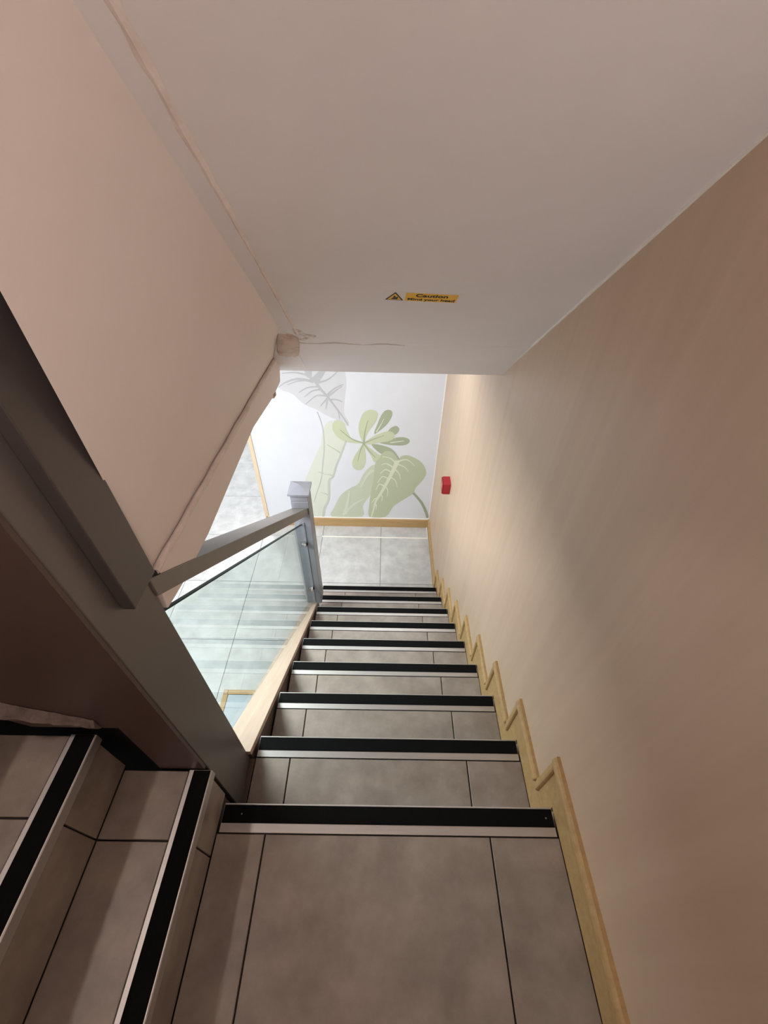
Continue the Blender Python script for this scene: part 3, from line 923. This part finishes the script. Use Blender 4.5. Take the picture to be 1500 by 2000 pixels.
plate('sign_film', [(-0.122, -0.026), (0.074, -0.026), (0.074, 0.027), (-0.122, 0.027)], -0.001, 0.0007, 'film', sg)
plate('sign_panel', [(-0.067, -0.0225), (0.066, -0.0225), (0.066, 0.0225), (-0.067, 0.0225)], 0, 0.0013, 'sign_yellow', sg)
plate('triangle_border', [(-0.1175, -0.0215), (-0.0705, -0.0215), (-0.094, 0.0235)], 0, 0.0013, 'sign_black', sg)
plate('triangle_field', [(-0.1120, -0.0180), (-0.0760, -0.0180), (-0.094, 0.0165)], 0, 0.0016, 'sign_yellow', sg)
plate('head_symbol', [(-0.1025, -0.0150), (-0.0865, -0.0150), (-0.0850, -0.004), (-0.0890, 0.0015), (-0.0905, -0.006), (-0.0935, 0.004),
                      (-0.0965, 0.0045), (-0.0985, 0.000), (-0.0960, -0.005), (-0.1000, -0.008)], 0, 0.0019, 'sign_black', sg)
for nm, body, size, x, y in (('caution_lettering', 'Caution', 0.0225, 0.000, 0.0040), ('warning_lettering', 'Mind your head', 0.0172, 0.0005, -0.0165)):
    cu = bpy.data.curves.new(nm, 'FONT')
    cu.body = body
    cu.size = size
    cu.align_x = 'CENTER'
    cu.extrude = 0.0002
    cu.offset = 0.0006 if body == 'Caution' else 0.0004
    tmp = bpy.data.objects.new(nm + '_tmp', cu)
    COL.objects.link(tmp)
    dg = bpy.context.evaluated_depsgraph_get()
    me = bpy.data.meshes.new_from_object(tmp.evaluated_get(dg))
    bpy.data.objects.remove(tmp)
    bpy.data.curves.remove(cu)
    xs = [q.co.x for q in me.vertices]
    sx = (0.082 if body == 'Caution' else 0.122) / (max(xs) - min(xs))
    for q in me.vertices:
        q.co.x *= sx
    me.materials.clear()
    me.materials.append(MATS['sign_black'])
    link(nm, me, None, sg, (x, y, 0.0017))

# ------------------------------------------------------------------ red alarm call point on the right wall
AX, AY, AZ = XW, 2.13, -0.60
al = tag(empty('alarm_call_point', (AX, AY, AZ)), 'red fire alarm call point box on the right wall near the mural', 'alarm')
box('back_box', -0.052, 0, -0.048, 0.048, -0.048, 0.048, 'red_plastic', al, 0.004)
box('front_cover', -0.060, -0.050, -0.045, 0.045, -0.045, 0.045, 'red_dark', al, 0.003)
box('press_pane', -0.0615, -0.0595, -0.024, 0.024, -0.024, 0.024, 'pane_pink', al, 0.0005)

# ------------------------------------------------------------------ low wood-edged tiled plinth in the hall
pz = ZF + 0.045
pl = tag(empty('tiled_plinth', (-0.8, 0.7, ZF)), 'low grey tiled plinth with light wood edging seen through the glass', 'plinth')
for nm, a, m_, bv in (('plinth_base', (-1.112, -0.545, 0.26, 1.072, ZF + 0.0005, pz - 0.010), 'core', 0),
                      ('plinth_tile', (-1.110, -0.828, 0.26, 1.070, pz - 0.010, pz), 'hall_tile2', 0.001),
                      ('plinth_tile', (-0.826, -0.545, 0.26, 1.070, pz - 0.010, pz), 'hall_tile2', 0.001),
                      ('edge_trim', (-1.148, -1.112, 0.26, 1.072, ZF + 0.0005, pz + 0.004), 'wood', 0.003),
                      ('edge_trim', (-1.118, -0.545, 1.0725, 1.106, ZF + 0.0005, pz + 0.004), 'wood_h', 0.003),
                      ('corner_block', (-1.150, -1.1185, 1.0725, 1.108, ZF + 0.0005, pz + 0.005), 'corner_wood', 0.002)):
    o = box(nm, *a, m_, None, bv)
    adopt(o, pl)


# ------------------------------------------------------------------ lamps, added fill globe
def lamp(loc, dia, watts, color, glow, label):
    x, y, z = loc
    t = tag(empty('ceiling_lamp', (x, y, z)), label, 'lamp', 'ceiling downlights')
    bm = bmesh.new()
    n = 28
    ro, ri = dia / 2 + 0.018, dia / 2
    v, f = [], []
    for r_, zz in ((ro, 0.015), (ro, 0.004), (ri + .004, -0.004), (ri, 0.000), (ri, 0.015)):
        v += [(r_ * math.cos(2 * math.pi * i / n), r_ * math.sin(2 * math.pi * i / n), zz) for i in range(n)]
    for k in range(4):
        f += [(k * n + i, k * n + (i + 1) % n, (k + 1) * n + (i + 1) % n, (k + 1) * n + i) for i in range(n)]
    bm.free()
    link('lamp_ring', mesh('lamp_ring', v, f), 'lamp_white', t)
    cyl('diffuser', (0, 0, 0.008), (0, 0, 1), ri, 0.006, glow, t, 28)
    l = area_light('lamp_light', (0, 0, 0.002), dia * 0.94, watts, color)
    l.parent = t
    return t


NAMES = ['round downlight in the hall ceiling just in front of the mural', 'round ceiling lamp in the hall left of the stairs',
         'round ceiling lamp in the hall near the mural wall end', 'round ceiling lamp deep in the hall behind the mural wall']
for (x, y, z, d, w), nm in zip(HALL_LAMPS, NAMES):
    lamp((x, y, z), d, w, HALL_COLOR, 'lamp_glow_cool', nm)
lamp(UPPER_LAMP[:3], UPPER_LAMP[3], UPPER_LAMP[4], WARM_COLOR, 'lamp_glow_warm', 'warm round ceiling lamp above the upper steps')
gx, gy, gz, gr, gw = FILL_GLOBE
t = tag(empty('fill_globe', (gx, gy, gz)), 'added fill globe with a shading bowl, out of view, brightening the soffit and bulkhead', 'lamp')
bm = bmesh.new()
bmesh.ops.create_uvsphere(bm, u_segments=24, v_segments=14, radius=gr)
me = bpy.data.meshes.new('globe')
bm.to_mesh(me)
bm.free()
for q in me.polygons:
    q.use_smooth = True
o = link('globe', me, 'fill_glow', t)
cyl('fill_base', ((XW - gx + gr - 0.012) / 2, 0, 0), (1, 0, 0), 0.040, XW - gx - gr + 0.012, 'lamp_white', t, 24)
n = 32
v, f = [], []
for r_, zz in ((0.150, -0.075), (0.153, -0.078), (0.120, -0.125), (0.060, -0.155), (0.0, -0.160)):
    v += [(r_ * math.cos(2 * math.pi * i / n), r_ * math.sin(2 * math.pi * i / n), zz) for i in range(n)]
for r_, zz in ((0.0, -0.152), (0.056, -0.147), (0.115, -0.118), (0.147, -0.075)):
    v += [(r_ * math.cos(2 * math.pi * i / n), r_ * math.sin(2 * math.pi * i / n), zz) for i in range(n)]
K2 = 9
for k in range(K2):
    f += [(k * n + i, k * n + (i + 1) % n, ((k + 1) % K2) * n + (i + 1) % n, ((k + 1) % K2) * n + i) for i in range(n)]
link('fill_shade', mesh('fill_shade', v, f), 'grey_metal', t)  # bowl added to keep the fill off the landing
cyl('fill_arm', ((XW - gx) / 2 + 0.03, 0, -0.145), (1, 0, 0), 0.010, XW - gx - 0.06, 'grey_metal', t, 12)
